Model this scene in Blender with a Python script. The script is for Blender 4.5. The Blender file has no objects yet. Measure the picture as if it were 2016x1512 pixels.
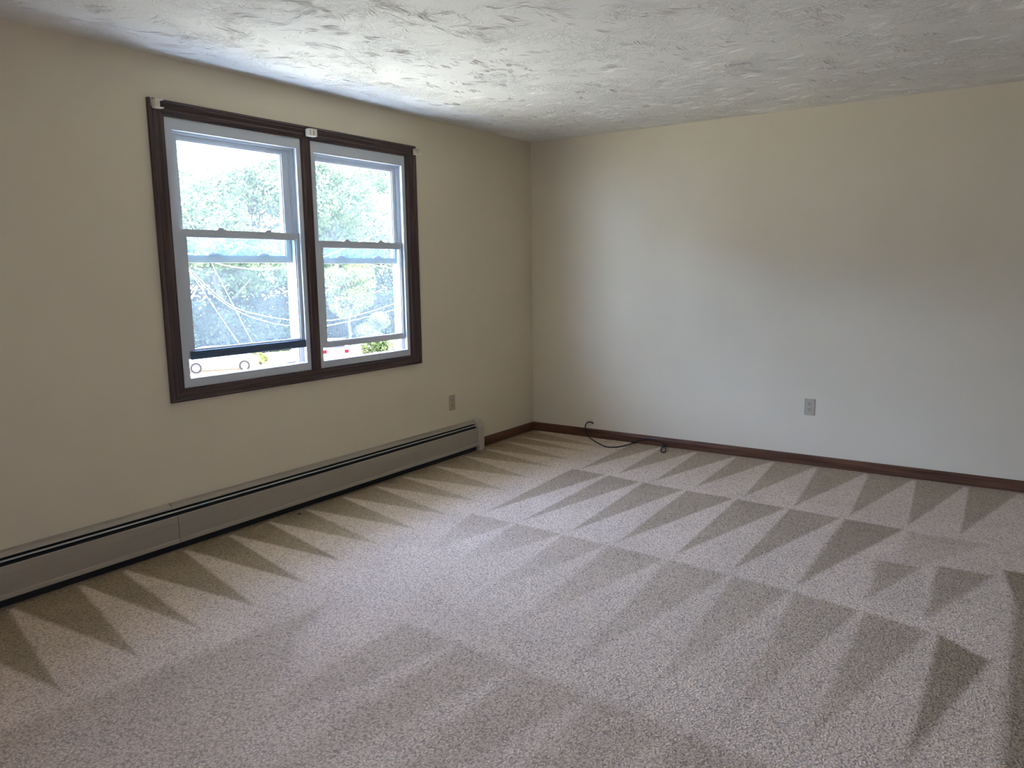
import bpy, bmesh, math, random
import numpy as np
from mathutils import Vector, Matrix, Euler

S = bpy.context.scene
COL = S.collection
PI = math.pi

# ------------------------------------------------------------------ camera
F_PX, YAW, PITCH, ROLL = 1491.87, 0.9646, 0.1495, -0.0135
CAM = Vector((-5.3756, -3.5099, 1.3668))
H = 2.392                                    # ceiling height
cd = bpy.data.cameras.new('camera')
cd.sensor_width = 36.0
cd.lens = F_PX * 36.0 / 2016.0
cd.clip_start = 0.05
cd.clip_end = 500
cam = bpy.data.objects.new('camera', cd)
COL.objects.link(cam)
fw = Vector((math.sin(YAW) * math.cos(PITCH), math.cos(YAW) * math.cos(PITCH), -math.sin(PITCH)))
rt = Vector((math.cos(YAW), -math.sin(YAW), 0))
up = rt.cross(fw)
r2 = rt * math.cos(ROLL) + up * math.sin(ROLL)
u2 = up * math.cos(ROLL) - rt * math.sin(ROLL)
m = Matrix((r2, u2, -fw)).transposed().to_4x4()
m.translation = CAM
cam.matrix_world = m
S.camera = cam

# ------------------------------------------------------------------ world, sun, portals, exposure
S.view_settings.view_transform = 'Standard'
S.view_settings.look = 'None'
S.view_settings.gamma = 1.0
S.view_settings.use_curve_mapping = False
S.view_settings.exposure = 1.45

W = bpy.data.worlds.new('world')
S.world = W
W.use_nodes = True
wn = W.node_tree.nodes
wl = W.node_tree.links
wn.clear()
wo = wn.new('ShaderNodeOutputWorld')
wb = wn.new('ShaderNodeBackground')
wb.inputs['Strength'].default_value = 19.5
tc = wn.new('ShaderNodeTexCoord')
sx = wn.new('ShaderNodeSeparateXYZ')
ramp = wn.new('ShaderNodeValToRGB')
e = ramp.color_ramp.elements
e[0].position = 0.0
e[0].color = (0.565, 0.645, 1.0, 1)
e[1].position = 0.8
e[1].color = (0.39, 0.475, 1.0, 1)
wl.new(tc.outputs['Generated'], sx.inputs[0])
wl.new(sx.outputs['Z'], ramp.inputs[0])
wl.new(ramp.outputs[0], wb.inputs['Color'])
wl.new(wb.outputs[0], wo.inputs['Surface'])

sd = bpy.data.lights.new('sun', 'SUN')
sd.energy = 24.0
sd.angle = 0.0095
sd.color = (1.0, 0.90, 0.72)
sun = bpy.data.objects.new('sun', sd)
COL.objects.link(sun)
sun.rotation_euler = Vector((0.42, 0.48, -0.77)).to_track_quat('-Z', 'Y').to_euler()
sun.location = (10, -20, 30)


def portal(name, loc, rot, sx_, sy_):
    l = bpy.data.lights.new(name, 'AREA')
    l.shape = 'RECTANGLE'
    l.size = sx_
    l.size_y = sy_
    l.cycles.is_portal = True
    o = bpy.data.objects.new(name, l)
    o.location = loc
    o.rotation_euler = rot
    COL.objects.link(o)


portal('daylight_portal', (-2.36, 0.12, 1.45), (-PI / 2, 0, 0), 1.74, 1.34)
portal('daylight_portal_rear', (-7.19, -3.0, 1.25), (0, -PI / 2, 0), 0.7, 0.4)  # samples the sky through the added rear opening


# ------------------------------------------------------------------ mesh helpers
class MB:
    def __init__(self):
        self.v = []
        self.f = []

    def add(self, vs, fs):
        n = len(self.v)
        self.v += [tuple(p) for p in vs]
        self.f += [tuple(i + n for i in q) for q in fs]
        return self

    def box(self, x0, x1, y0, y1, z0, z1):
        return self.add([(x0, y0, z0), (x1, y0, z0), (x1, y1, z0), (x0, y1, z0),
                         (x0, y0, z1), (x1, y0, z1), (x1, y1, z1), (x0, y1, z1)],
                        [(3, 2, 1, 0), (4, 5, 6, 7), (0, 1, 5, 4), (1, 2, 6, 5), (2, 3, 7, 6), (3, 0, 4, 7)])

    def prism(self, prof, axis, a0, a1, ax='yz'):
        """extrude a 2D profile along axis (0,1,2) from a0 to a1"""
        n = len(prof)
        vs = []
        for a in (a0, a1):
            for p, q in prof:
                c = [0, 0, 0]
                c[axis] = a
                o = [i for i in range(3) if i != axis]
                c[o[0]] = p
                c[o[1]] = q
                vs.append(c)
        fs = [(i, (i + 1) % n, n + (i + 1) % n, n + i) for i in range(n)]
        fs += [tuple(range(n))[::-1], tuple(range(n, 2 * n))]
        return self.add(vs, fs)

    def tube(self, pts, r, n=8, cap=True):
        pts = [Vector(p) for p in pts]
        k = len(pts)
        rs = r if isinstance(r, (list, tuple)) else [r] * k
        t0 = (pts[1] - pts[0]).normalized()
        u = t0.orthogonal().normalized()
        vs, fs = [], []
        for i, p in enumerate(pts):
            t = (pts[min(i + 1, k - 1)] - pts[max(i - 1, 0)]).normalized()
            u = (u - t * u.dot(t))
            u = u.normalized() if u.length > 1e-6 else t.orthogonal().normalized()
            w = t.cross(u)
            for j in range(n):
                a = 2 * PI * j / n
                vs.append(p + (u * math.cos(a) + w * math.sin(a)) * rs[i])
        for i in range(k - 1):
            for j in range(n):
                fs.append((i * n + j, i * n + (j + 1) % n, (i + 1) * n + (j + 1) % n, (i + 1) * n + j))
        if cap:
            fs.append(tuple(range(n))[::-1])
            fs.append(tuple(range((k - 1) * n, k * n)))
        return self.add(vs, fs)

    def ring(self, x0, x1, z0, z1, a0, a1, b0, b1, y0, y1):
        """rectangular ring in the xz plane, opening a0..a1 x b0..b1, deep y0..y1"""
        o = [(x0, z0), (x1, z0), (x1, z1), (x0, z1)]
        i = [(a0, b0), (a1, b0), (a1, b1), (a0, b1)]
        vs = [(p[0], y, p[1]) for y in (y0, y1) for p in o + i]
        fs = []
        for k in range(4):
            n = (k + 1) % 4
            fs.append((k, n, 4 + n, 4 + k))
            fs.append((8 + n, 8 + k, 12 + k, 12 + n))
            fs.append((n, k, 8 + k, 8 + n))
            fs.append((4 + k, 4 + n, 12 + n, 12 + k))
        return self.add(vs, fs)

    def build(self, name, mat, parent=None, bevel=0.0, smooth=False, segs=2):
        me = bpy.data.meshes.new(name)
        off = Vector((0, 0, 0))
        if parent is not None:
            p = parent
            while p is not None:
                off += p.location
                p = p.parent
        me.from_pydata([(x - off.x, y - off.y, z - off.z) for x, y, z in self.v], [], self.f)
        bm = bmesh.new()
        bm.from_mesh(me)
        bmesh.ops.recalc_face_normals(bm, faces=bm.faces)
        bm.to_mesh(me)
        bm.free()
        me.materials.append(mat)
        o = bpy.data.objects.new(name, me)
        COL.objects.link(o)
        if parent is not None:
            o.parent = parent
        if smooth:
            me.polygons.foreach_set('use_smooth', [True] * len(me.polygons))
        if bevel:
            b = o.modifiers.new('bevel', 'BEVEL')
            b.width = bevel
            b.segments = segs
            b.limit_method = 'ANGLE'
            b.angle_limit = math.radians(40)
        return o


def tag(o, label, cat=None, group=None, kind=None):
    o['label'] = label
    if cat:
        o['category'] = cat
    if group:
        o['group'] = group
    if kind:
        o['kind'] = kind
    return o


def empty(name, loc, label=None, cat=None, group=None, kind=None):
    o = bpy.data.objects.new(name, None)
    o.location = loc
    o.empty_display_size = 0.1
    COL.objects.link(o)
    if label:
        tag(o, label, cat, group, kind)
    return o


def smooth_path(pts, sub=8):
    """Catmull-Rom through the points"""
    P = [Vector(p) for p in pts]
    P = [P[0] * 2 - P[1]] + P + [P[-1] * 2 - P[-2]]
    out = []
    for i in range(1, len(P) - 2):
        a, b, c, d = P[i - 1], P[i], P[i + 1], P[i + 2]
        for k in range(sub):
            t = k / sub
            out.append(0.5 * ((2 * b) + (c - a) * t + (2 * a - 5 * b + 4 * c - d) * t * t + (3 * b - a - 3 * c + d) * t ** 3))
    out.append(P[-2])
    return out


# ------------------------------------------------------------------ materials
def new_mat(name):
    mt = bpy.data.materials.new(name)
    mt.use_nodes = True
    nt = mt.node_tree
    b = nt.nodes['Principled BSDF']
    return mt, nt, b


def N(nt, kind, **kw):
    n = nt.nodes.new(kind)
    for k, v in kw.items():
        setattr(n, k, v)
    return n


def plain(name, col, rough=0.5, metal=0.0, noise=0.0, nscale=60.0, bump=0.0, spec=0.5):
    mt, nt, b = new_mat(name)
    b.inputs['Roughness'].default_value = rough
    b.inputs['Metallic'].default_value = metal
    b.inputs['Specular IOR Level'].default_value = spec
    tcn = N(nt, 'ShaderNodeTexCoord')
    nz = N(nt, 'ShaderNodeTexNoise')
    nz.inputs['Scale'].default_value = nscale
    nz.inputs['Detail'].default_value = 4
    nt.links.new(tcn.outputs['Object'], nz.inputs['Vector'])
    mx = N(nt, 'ShaderNodeMixRGB', blend_type='MIX')
    mx.inputs[1].default_value = tuple(c * (1 - noise) for c in col) + (1,)
    mx.inputs[2].default_value = tuple(min(1, c * (1 + noise)) for c in col) + (1,)
    nt.links.new(nz.outputs['Fac'], mx.inputs[0])
    nt.links.new(mx.outputs[0], b.inputs['Base Color'])
    if bump:
        bp = N(nt, 'ShaderNodeBump')
        bp.inputs['Strength'].default_value = bump
        bp.inputs['Distance'].default_value = 0.002
        nt.links.new(nz.outputs['Fac'], bp.inputs['Height'])
        nt.links.new(bp.outputs[0], b.inputs['Normal'])
    return mt


def wood(name, dark, light, axis, rough=0.38):
    mt, nt, b = new_mat(name)
    b.inputs['Roughness'].default_value = rough
    b.inputs['Specular IOR Level'].default_value = 0.3
    tcn = N(nt, 'ShaderNodeTexCoord')
    mp = N(nt, 'ShaderNodeMapping')
    sc = [70.0, 70.0, 70.0]
    sc[axis] = 2.5
    mp.inputs['Scale'].default_value = sc
    nz = N(nt, 'ShaderNodeTexNoise')
    nz.inputs['Scale'].default_value = 1.0
    nz.inputs['Detail'].default_value = 6
    nz.inputs['Distortion'].default_value = 0.4
    rp = N(nt, 'ShaderNodeValToRGB')
    rp.color_ramp.elements[0].position = 0.30
    rp.color_ramp.elements[0].color = tuple(dark) + (1,)
    rp.color_ramp.elements[1].position = 0.72
    rp.color_ramp.elements[1].color = tuple(light) + (1,)
    bp = N(nt, 'ShaderNodeBump')
    bp.inputs['Strength'].default_value = 0.15
    bp.inputs['Distance'].default_value = 0.001
    nt.links.new(tcn.outputs['Object'], mp.inputs[0])
    nt.links.new(mp.outputs[0], nz.inputs['Vector'])
    nt.links.new(nz.outputs['Fac'], rp.inputs[0])
    nt.links.new(rp.outputs[0], b.inputs['Base Color'])
    nt.links.new(nz.outputs['Fac'], bp.inputs['Height'])
    nt.links.new(bp.outputs[0], b.inputs['Normal'])
    return mt


M = {}
M['wall'] = plain('wall_paint', (0.70, 0.605, 0.425), 0.75, noise=0.03, nscale=5.0, spec=0.25)


def ceiling_mat():
    mt, nt, b = new_mat('ceiling_plaster')
    b.inputs['Roughness'].default_value = 0.85
    b.inputs['Specular IOR Level'].default_value = 0.15
    b.inputs['Base Color'].default_value = (0.80, 0.76, 0.66, 1)
    tcn = N(nt, 'ShaderNodeTexCoord')
    hs = []
    for sc, dist, w_ in ((9.0, 2.2, 0.035), (21.0, 1.2, 0.05)):        # thin wandering ridges left by the brush
        nz = N(nt, 'ShaderNodeTexNoise')
        nz.inputs['Scale'].default_value = sc
        nz.inputs['Detail'].default_value = 5
        nz.inputs['Distortion'].default_value = dist
        nt.links.new(tcn.outputs['Object'], nz.inputs['Vector'])
        sb = N(nt, 'ShaderNodeMath', operation='SUBTRACT')
        sb.inputs[1].default_value = 0.5
        ab = N(nt, 'ShaderNodeMath', operation='ABSOLUTE')
        mr = N(nt, 'ShaderNodeMapRange')
        mr.interpolation_type = 'SMOOTHSTEP'
        mr.inputs['From Min'].default_value = 0.0
        mr.inputs['From Max'].default_value = w_
        mr.inputs['To Min'].default_value = 1.0
        mr.inputs['To Max'].default_value = 0.0
        nt.links.new(nz.outputs['Fac'], sb.inputs[0])
        nt.links.new(sb.outputs[0], ab.inputs[0])
        nt.links.new(ab.outputs[0], mr.inputs['Value'])
        hs.append(mr)
    mk = N(nt, 'ShaderNodeTexNoise')
    mk.inputs['Scale'].default_value = 4.0
    mk.inputs['Detail'].default_value = 3
    nt.links.new(tcn.outputs['Object'], mk.inputs['Vector'])
    mm = N(nt, 'ShaderNodeMapRange')
    mm.inputs['From Min'].default_value = 0.42
    mm.inputs['From Max'].default_value = 0.60
    nt.links.new(mk.outputs['Fac'], mm.inputs['Value'])
    ad = N(nt, 'ShaderNodeMath', operation='ADD')
    nt.links.new(hs[0].outputs[0], ad.inputs[0])
    nt.links.new(hs[1].outputs[0], ad.inputs[1])
    ml = N(nt, 'ShaderNodeMath', operation='MULTIPLY')
    nt.links.new(ad.outputs[0], ml.inputs[0])
    nt.links.new(mm.outputs[0], ml.inputs[1])
    fine = N(nt, 'ShaderNodeTexNoise')
    fine.inputs['Scale'].default_value = 60
    fine.inputs['Detail'].default_value = 3
    nt.links.new(tcn.outputs['Object'], fine.inputs['Vector'])
    fa = N(nt, 'ShaderNodeMath', operation='MULTIPLY_ADD')
    fa.inputs[1].default_value = 0.5
    nt.links.new(fine.outputs['Fac'], fa.inputs[0])
    nt.links.new(ml.outputs[0], fa.inputs[2])
    bp = N(nt, 'ShaderNodeBump')
    bp.inputs['Strength'].default_value = 0.7
    bp.inputs['Distance'].default_value = 0.0035
    nt.links.new(fa.outputs[0], bp.inputs['Height'])
    nt.links.new(bp.outputs[0], b.inputs['Normal'])
    return mt


M['ceil'] = ceiling_mat()
M['vinyl'] = plain('white_vinyl', (0.52, 0.54, 0.54), 0.35, noise=0.02, nscale=12)
M['casing_x'] = wood('dark_wood_along_x', (0.030, 0.018, 0.015), (0.098, 0.060, 0.048), 0)
M['casing_y'] = wood('dark_wood_along_y', (0.058, 0.024, 0.012), (0.160, 0.072, 0.036), 1, 0.33)
M['base_x'] = wood('brown_wood_along_x', (0.058, 0.024, 0.012), (0.160, 0.072, 0.036), 0, 0.33)
M['casing_z'] = wood('dark_wood_along_z', (0.030, 0.018, 0.015), (0.098, 0.060, 0.048), 2)
M['heater'] = plain('heater_enamel', (0.36, 0.305, 0.225), 0.42, noise=0.04, nscale=9)
M['heater_cap'] = plain('heater_cap_enamel', (0.46, 0.40, 0.31), 0.4, noise=0.04, nscale=9)
M['damper'] = plain('damper_metal', (0.42, 0.40, 0.37), 0.35, metal=0.3, noise=0.03)
M['black'] = plain('black_void', (0.012, 0.011, 0.010), 0.7, noise=0.2)
M['cord'] = plain('black_rubber', (0.008, 0.008, 0.008), 0.6, noise=0.2)
M['strip'] = plain('flare_blue_foam', (0.060, 0.098, 0.150), 0.7, noise=0.1, nscale=80)  # window flare and shadow put into the strip's blue colour
M['almond'] = plain('almond_plastic', (0.42, 0.34, 0.23), 0.38, noise=0.03)
M['grey_plate'] = plain('grey_plastic', (0.44, 0.375, 0.27), 0.38, noise=0.03)
M['bracket'] = plain('ivory_plastic', (0.72, 0.64, 0.48), 0.45, noise=0.06, nscale=150)
M['steel'] = plain('steel', (0.5, 0.5, 0.5), 0.35, metal=0.9, noise=0.03)
M['wire'] = plain('wire_sheath', (0.78, 0.80, 0.82), 0.4, noise=0.03)
M['bark'] = plain('bark', (0.045, 0.034, 0.026), 0.9, noise=0.4, nscale=14, bump=0.6)
M['asphalt'] = plain('sunlit_paving', (0.42, 0.335, 0.20), 0.9, noise=0.06, nscale=3)
M['grass'] = plain('lawn', (0.16, 0.24, 0.06), 0.9, noise=0.3, nscale=6)
M['car_white'] = plain('car_paint_white', (0.80, 0.80, 0.80), 0.25, noise=0.01)
M['car_silver'] = plain('car_paint_silver', (0.62, 0.63, 0.66), 0.28, metal=0.2, noise=0.01)
M['tyre'] = plain('tyre', (0.010, 0.010, 0.010), 0.9, noise=0.1, spec=0.02)
M['car_glass'] = plain('car_glass', (0.006, 0.006, 0.007), 0.3, noise=0.05, spec=0.1)
M['red_lamp'] = plain('red_lens', (0.16, 0.002, 0.003), 0.4, noise=0.05, spec=0.02)
M['cream_block'] = plain('roof_slab', (0.6, 0.58, 0.52), 0.8, noise=0.05)


def glass_mat():
    mt = bpy.data.materials.new('window_glass')
    mt.use_nodes = True
    nt = mt.node_tree
    nt.nodes.clear()
    out = N(nt, 'ShaderNodeOutputMaterial')
    tr = N(nt, 'ShaderNodeBsdfTransparent')
    tr.inputs[0].default_value = (0.84, 0.94, 0.97, 1)
    gl = N(nt, 'ShaderNodeBsdfGlossy')
    gl.inputs['Roughness'].default_value = 0.02
    fr = N(nt, 'ShaderNodeFresnel')
    fr.inputs['IOR'].default_value = 1.45
    mx = N(nt, 'ShaderNodeMixShader')
    geo = N(nt, 'ShaderNodeNewGeometry')
    sub = N(nt, 'ShaderNodeMath', operation='SUBTRACT')
    sub.inputs[0].default_value = 1.0
    nt.links.new(geo.outputs['Backfacing'], sub.inputs[1])
    mul = N(nt, 'ShaderNodeMath', operation='MULTIPLY')
    nt.links.new(fr.outputs[0], mul.inputs[0])
    nt.links.new(sub.outputs[0], mul.inputs[1])
    nt.links.new(mul.outputs[0], mx.inputs[0])
    nt.links.new(tr.outputs[0], mx.inputs[1])
    nt.links.new(gl.outputs[0], mx.inputs[2])
    glare_veil = N(nt, 'ShaderNodeBsdfTranslucent')          # veil imitating the haze of daylight glare
    glare_veil.inputs[0].default_value = (0.88, 1.0, 0.90, 1)
    tcn = N(nt, 'ShaderNodeTexCoord')
    nz = N(nt, 'ShaderNodeTexNoise')
    nz.inputs['Scale'].default_value = 3.0
    nz.inputs['Detail'].default_value = 5
    mr = N(nt, 'ShaderNodeMapRange')
    mr.inputs['From Min'].default_value = 0.3
    mr.inputs['From Max'].default_value = 0.7
    mr.inputs['To Min'].default_value = 0.014
    mr.inputs['To Max'].default_value = 0.027
    nt.links.new(tcn.outputs['Object'], nz.inputs['Vector'])
    nt.links.new(nz.outputs['Fac'], mr.inputs['Value'])
    m2 = N(nt, 'ShaderNodeMixShader')
    nt.links.new(mr.outputs[0], m2.inputs[0])
    nt.links.new(mx.outputs[0], m2.inputs[1])
    nt.links.new(glare_veil.outputs[0], m2.inputs[2])
    nt.links.new(m2.outputs[0], out.inputs['Surface'])
    return mt


M['glass'] = glass_mat()


def leaf_mat(name, a, b_, trans=0.35):
    mt = bpy.data.materials.new(name)
    mt.use_nodes = True
    nt = mt.node_tree
    nt.nodes.clear()
    out = N(nt, 'ShaderNodeOutputMaterial')
    tcn = N(nt, 'ShaderNodeTexCoord')
    nz = N(nt, 'ShaderNodeTexNoise')
    nz.inputs['Scale'].default_value = 0.9
    nz.inputs['Detail'].default_value = 5
    nt.links.new(tcn.outputs['Object'], nz.inputs['Vector'])
    rp = N(nt, 'ShaderNodeValToRGB')
    rp.color_ramp.elements[0].position = 0.32
    rp.color_ramp.elements[0].color = tuple(a) + (1,)
    rp.color_ramp.elements[1].position = 0.68
    rp.color_ramp.elements[1].color = tuple(b_) + (1,)
    nt.links.new(nz.outputs['Fac'], rp.inputs[0])
    df = N(nt, 'ShaderNodeBsdfDiffuse')
    tl = N(nt, 'ShaderNodeBsdfTranslucent')
    mx = N(nt, 'ShaderNodeMixShader')
    mx.inputs[0].default_value = trans
    nt.links.new(rp.outputs[0], df.inputs[0])
    nt.links.new(rp.outputs[0], tl.inputs[0])
    nt.links.new(df.outputs[0], mx.inputs[1])
    nt.links.new(tl.outputs[0], mx.inputs[2])
    nt.links.new(mx.outputs[0], out.inputs['Surface'])
    return mt


M['leaf'] = leaf_mat('leaves', (0.018, 0.034, 0.012), (0.110, 0.135, 0.052))
M['leaf_dark'] = leaf_mat('leaves_dark', (0.006, 0.012, 0.008), (0.022, 0.032, 0.016))  # shade of the undergrowth put into a darker leaf colour
M['leaf_yellow'] = leaf_mat('leaves_yellow', (0.035, 0.048, 0.012), (0.125, 0.140, 0.034))


def carpet_mat():
    mt, nt, b = new_mat('carpet_pile')
    b.inputs['Roughness'].default_value = 0.95
    b.inputs['Specular IOR Level'].default_value = 0.03
    at = N(nt, 'ShaderNodeAttribute', attribute_name='nap')
    tcn = N(nt, 'ShaderNodeTexCoord')
    # twisted tufts: short worm-like ridges
    wv = N(nt, 'ShaderNodeTexNoise')
    wv.inputs['Scale'].default_value = 55
    wv.inputs['Detail'].default_value = 1
    mpv = N(nt, 'ShaderNodeVectorMath', operation='MULTIPLY_ADD')
    mpv.inputs[1].default_value = (0.016, 0.016, 0.0)
    nt.links.new(tcn.outputs['Object'], wv.inputs['Vector'])
    nt.links.new(wv.outputs['Color'], mpv.inputs[0])
    nt.links.new(tcn.outputs['Object'], mpv.inputs[2])
    vo = N(nt, 'ShaderNodeTexVoronoi', feature='F1')
    vo.inputs['Scale'].default_value = 120
    nt.links.new(mpv.outputs[0], vo.inputs['Vector'])
    nz = N(nt, 'ShaderNodeTexNoise')
    nz.inputs['Scale'].default_value = 150
    nz.inputs['Detail'].default_value = 3
    nt.links.new(mpv.outputs[0], nz.inputs['Vector'])
    big = N(nt, 'ShaderNodeTexNoise')
    big.inputs['Scale'].default_value = 3.0
    big.inputs['Detail'].default_value = 4
    nt.links.new(tcn.outputs['Object'], big.inputs['Vector'])
    hgt = N(nt, 'ShaderNodeMath', operation='MULTIPLY_ADD')      # height = 0.9*noise - voronoi
    hgt.inputs[1].default_value = 1.0
    inv = N(nt, 'ShaderNodeMath', operation='MULTIPLY')
    inv.inputs[1].default_value = -0.7
    nt.links.new(vo.outputs['Distance'], inv.inputs[0])
    nt.links.new(nz.outputs['Fac'], hgt.inputs[0])
    nt.links.new(inv.outputs[0], hgt.inputs[2])
    mixn = N(nt, 'ShaderNodeMixRGB', blend_type='MIX')
    mixn.inputs[1].default_value = (0.800, 0.620, 0.435, 1)
    mixn.inputs[2].default_value = (0.400, 0.295, 0.170, 1)
    nt.links.new(at.outputs['Fac'], mixn.inputs[0])
    tuft = N(nt, 'ShaderNodeMapRange')
    tuft.inputs['From Min'].default_value = -0.15
    tuft.inputs['From Max'].default_value = 0.40
    tuft.inputs['To Min'].default_value = 0.54
    tuft.inputs['To Max'].default_value = 1.10
    nt.links.new(hgt.outputs[0], tuft.inputs['Value'])
    m2 = N(nt, 'ShaderNodeMixRGB', blend_type='MULTIPLY')
    m2.inputs[0].default_value = 1.0
    nt.links.new(mixn.outputs[0], m2.inputs[1])
    nt.links.new(tuft.outputs[0], m2.inputs[2])
    bg = N(nt, 'ShaderNodeMapRange')
    bg.inputs['From Min'].default_value = 0.3
    bg.inputs['From Max'].default_value = 0.7
    bg.inputs['To Min'].default_value = 0.93
    bg.inputs['To Max'].default_value = 1.05
    nt.links.new(big.outputs['Fac'], bg.inputs['Value'])
    m3 = N(nt, 'ShaderNodeMixRGB', blend_type='MULTIPLY')
    m3.inputs[0].default_value = 1.0
    nt.links.new(m2.outputs[0], m3.inputs[1])
    nt.links.new(bg.outputs[0], m3.inputs[2])
    nt.links.new(m3.outputs[0], b.inputs['Base Color'])
    bp = N(nt, 'ShaderNodeBump')
    bp.inputs['Strength'].default_value = 0.8
    bp.inputs['Distance'].default_value = 0.006
    nt.links.new(hgt.outputs[0], bp.inputs['Height'])
    nt.links.new(bp.outputs[0], b.inputs['Normal'])
    return mt


M['carpet'] = carpet_mat()

# ------------------------------------------------------------------ room shell
RX0, RY0 = -7.0, -5.0          # room: x RX0..0, y RY0..0
T = 0.16
# window opening in the left wall
OX0, OX1, OZ0, OZ1 = -3.214, -1.524, 0.796, 2.118


def structure(o, label, cat):
    return tag(o, label, cat, kind='structure')


w = MB()
w.ring(RX0 - T, T, -0.25, H + 0.25, OX0, OX1, OZ0, OZ1, 0.0, 0.104)
structure(w.build('wall_left', M['wall']), 'cream painted wall holding the double window and the long heater', 'wall')
structure(MB().box(0, T, RY0 - T, 0, -0.25, H + 0.25).build('wall_right', M['wall']),
          'blank cream painted wall with one outlet and a brown baseboard', 'wall')
structure(MB().box(RX0 - T, 0, RY0 - T, RY0, -0.25, H + 0.25).build('wall_front', M['wall']),
          'cream painted wall behind the viewer, out of the picture', 'wall')
# rear wall with a small opening added to let in fill light, out of the picture
w = MB()
for b in ((RY0, -3.2, 0, H), (-2.8, 0, 0, H), (-3.2, -2.8, 1.6, H), (-3.2, -2.8, 0, 0.9)):
    w.box(RX0 - T, RX0, b[0], b[1], b[2], b[3])
structure(w.build('wall_back', M['wall']), 'cream painted wall with a small opening added for fill daylight, out of the picture', 'wall')

# floor: carpet with vacuum marks in the nap
xs = np.concatenate([np.linspace(RX0, -4.9, 12)[:-1], np.arange(-4.9, 0.0, 0.010), [0.0]])
ys = np.concatenate([np.linspace(RY0, -3.9, 8)[:-1], np.arange(-3.9, 0.0, 0.010), [0.0]])
GX, GY = np.meshgrid(xs, ys)
nap = np.zeros_like(GX)


def tri_dark(a, b, c, s0=1.0, s1=1.0, soft=0.012):
    """darken the nap inside triangle a,b,c; strength s0 on the edge ab, s1 at the tip c"""
    global nap
    pts = [np.array(a, float), np.array(b, float), np.array(c, float)]
    area = (pts[1][0] - pts[0][0]) * (pts[2][1] - pts[0][1]) - (pts[1][1] - pts[0][1]) * (pts[2][0] - pts[0][0])
    if area < 0:
        pts[0], pts[1] = pts[1], pts[0]
    d = np.full_like(GX, 9.0)
    hb = None
    for i in range(3):
        p, q = pts[i], pts[(i + 1) % 3]
        t = q - p
        L = np.hypot(*t)
        dist = (t[0] * (GY - p[1]) - t[1] * (GX - p[0])) / L
        if i == 0:
            tip = (t[0] * (pts[2][1] - p[1]) - t[1] * (pts[2][0] - p[0])) / L
            hb = np.clip(dist / tip, 0, 1)
        d = np.minimum(d, dist)
    k = np.clip(d / soft + 0.5, 0, 1)
    k = k * k * (3 - 2 * k)
    nap = np.maximum(nap, k * (s0 + (s1 - s0) * hb))


rnd = random.Random(4)
# fan along the right wall
A = [-0.95, -1.204, -1.487, -1.78, -2.05, -2.34, -2.66, -2.94, -3.23, -3.51, -3.80]
At = [(-0.958, -0.987), (-0.90, -1.265), (-0.94, -1.543), (-0.93, -1.82), (-0.97, -2.14), (-1.0, -2.44), (-1.02, -2.74),
      (-1.02, -3.03), (-1.02, -3.27), (-1.02, -3.56)]
for i in range(len(A) - 1):
    tri_dark((-0.045, A[i] - 0.012), (-0.045, A[i + 1] + 0.012), At[i], 0.70, 0.65)
    tri_dark((0, A[i]), (0, A[i + 1]), (-0.13, (A[i] + A[i + 1]) / 2), 0.70, 0.70, 0.02)
# second row
B = [(-0.95, -0.93), (-0.97, -1.22), (-1.01, -1.49), (-1.03, -1.79), (-1.04, -2.11), (-1.06, -2.42), (-1.08, -2.72)]
Bt = [(-2.03, -1.00), (-2.06, -1.26), (-2.06, -1.57), (-2.08, -1.85), (-2.08, -2.16), (-2.10, -2.45)]
for i in range(len(B) - 1):
    tri_dark((B[i][0], B[i][1] - 0.012), (B[i + 1][0], B[i + 1][1] + 0.012), Bt[i], 0.72, 0.62)
tri_dark((-1.08, -2.73), (-1.10, -3.02), (-2.12, -2.74), 0.85, 0.75, 0.03)
tri_dark((-1.12, -3.05), (-1.12, -3.40), (-1.75, -3.08), 0.40, 0.1, 0.05)
tri_dark((-1.62, -2.98), (-1.62, -3.16), (-2.1, -3.02), 0.65, 0.45, 0.03)
tri_dark((-1.55, -3.22), (-1.55, -3.44), (-2.18, -3.24), 0.7, 0.6, 0.03)
tri_dark((-1.45, -3.47), (-1.45, -3.95), (-2.5, -3.62), 1.0, 0.8, 0.02)
tri_dark((-1.45, -3.52), (-4.2, -3.52), (-2.8, -5.5), 0.9, 0.9, 0.05)
# third row, fading towards the viewer
C = [(-2.10, -0.94), (-2.11, -1.25), (-2.12, -1.56), (-2.13, -1.83), (-2.15, -2.15), (-2.17, -2.47), (-2.20, -2.74), (-2.24, -3.02),
     (-2.29, -3.28), (-2.42, -3.48)]
Ct = [(-2.75, -1.12), (-2.85, -1.34), (-3.0, -1.66), (-3.15, -1.92), (-3.25, -2.26), (-3.25, -2.56), (-3.25, -2.83),
      (-3.25, -3.05), (-3.18, -3.30)]
c0 = [0.5, 0.5, 0.48, 0.46, 0.46, 0.5, 0.55, 0.65, 0.95]
c1 = [0.0, 0.0, 0.05, 0.12, 0.15, 0.15, 0.12, 0.30, 0.8]
for i in range(len(C) - 1):
    g = 0.008 if i < 7 else 0.016
    tri_dark((C[i][0], C[i][1] - g), (C[i + 1][0], C[i + 1][1] + g), Ct[i], c0[i], c1[i], 0.03)
# fourth row
D = [-1.55, -1.83, -2.12, -2.42, -2.72, -3.05, -3.4]
for i in range(len(D) - 1):
    tri_dark((-3.31 - 0.02 * i, D[i] - 0.005), (-3.33 - 0.02 * i, D[i + 1] + 0.005), (-4.4, D[i] - 0.02), 0.36, 0.08, 0.06)
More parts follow.
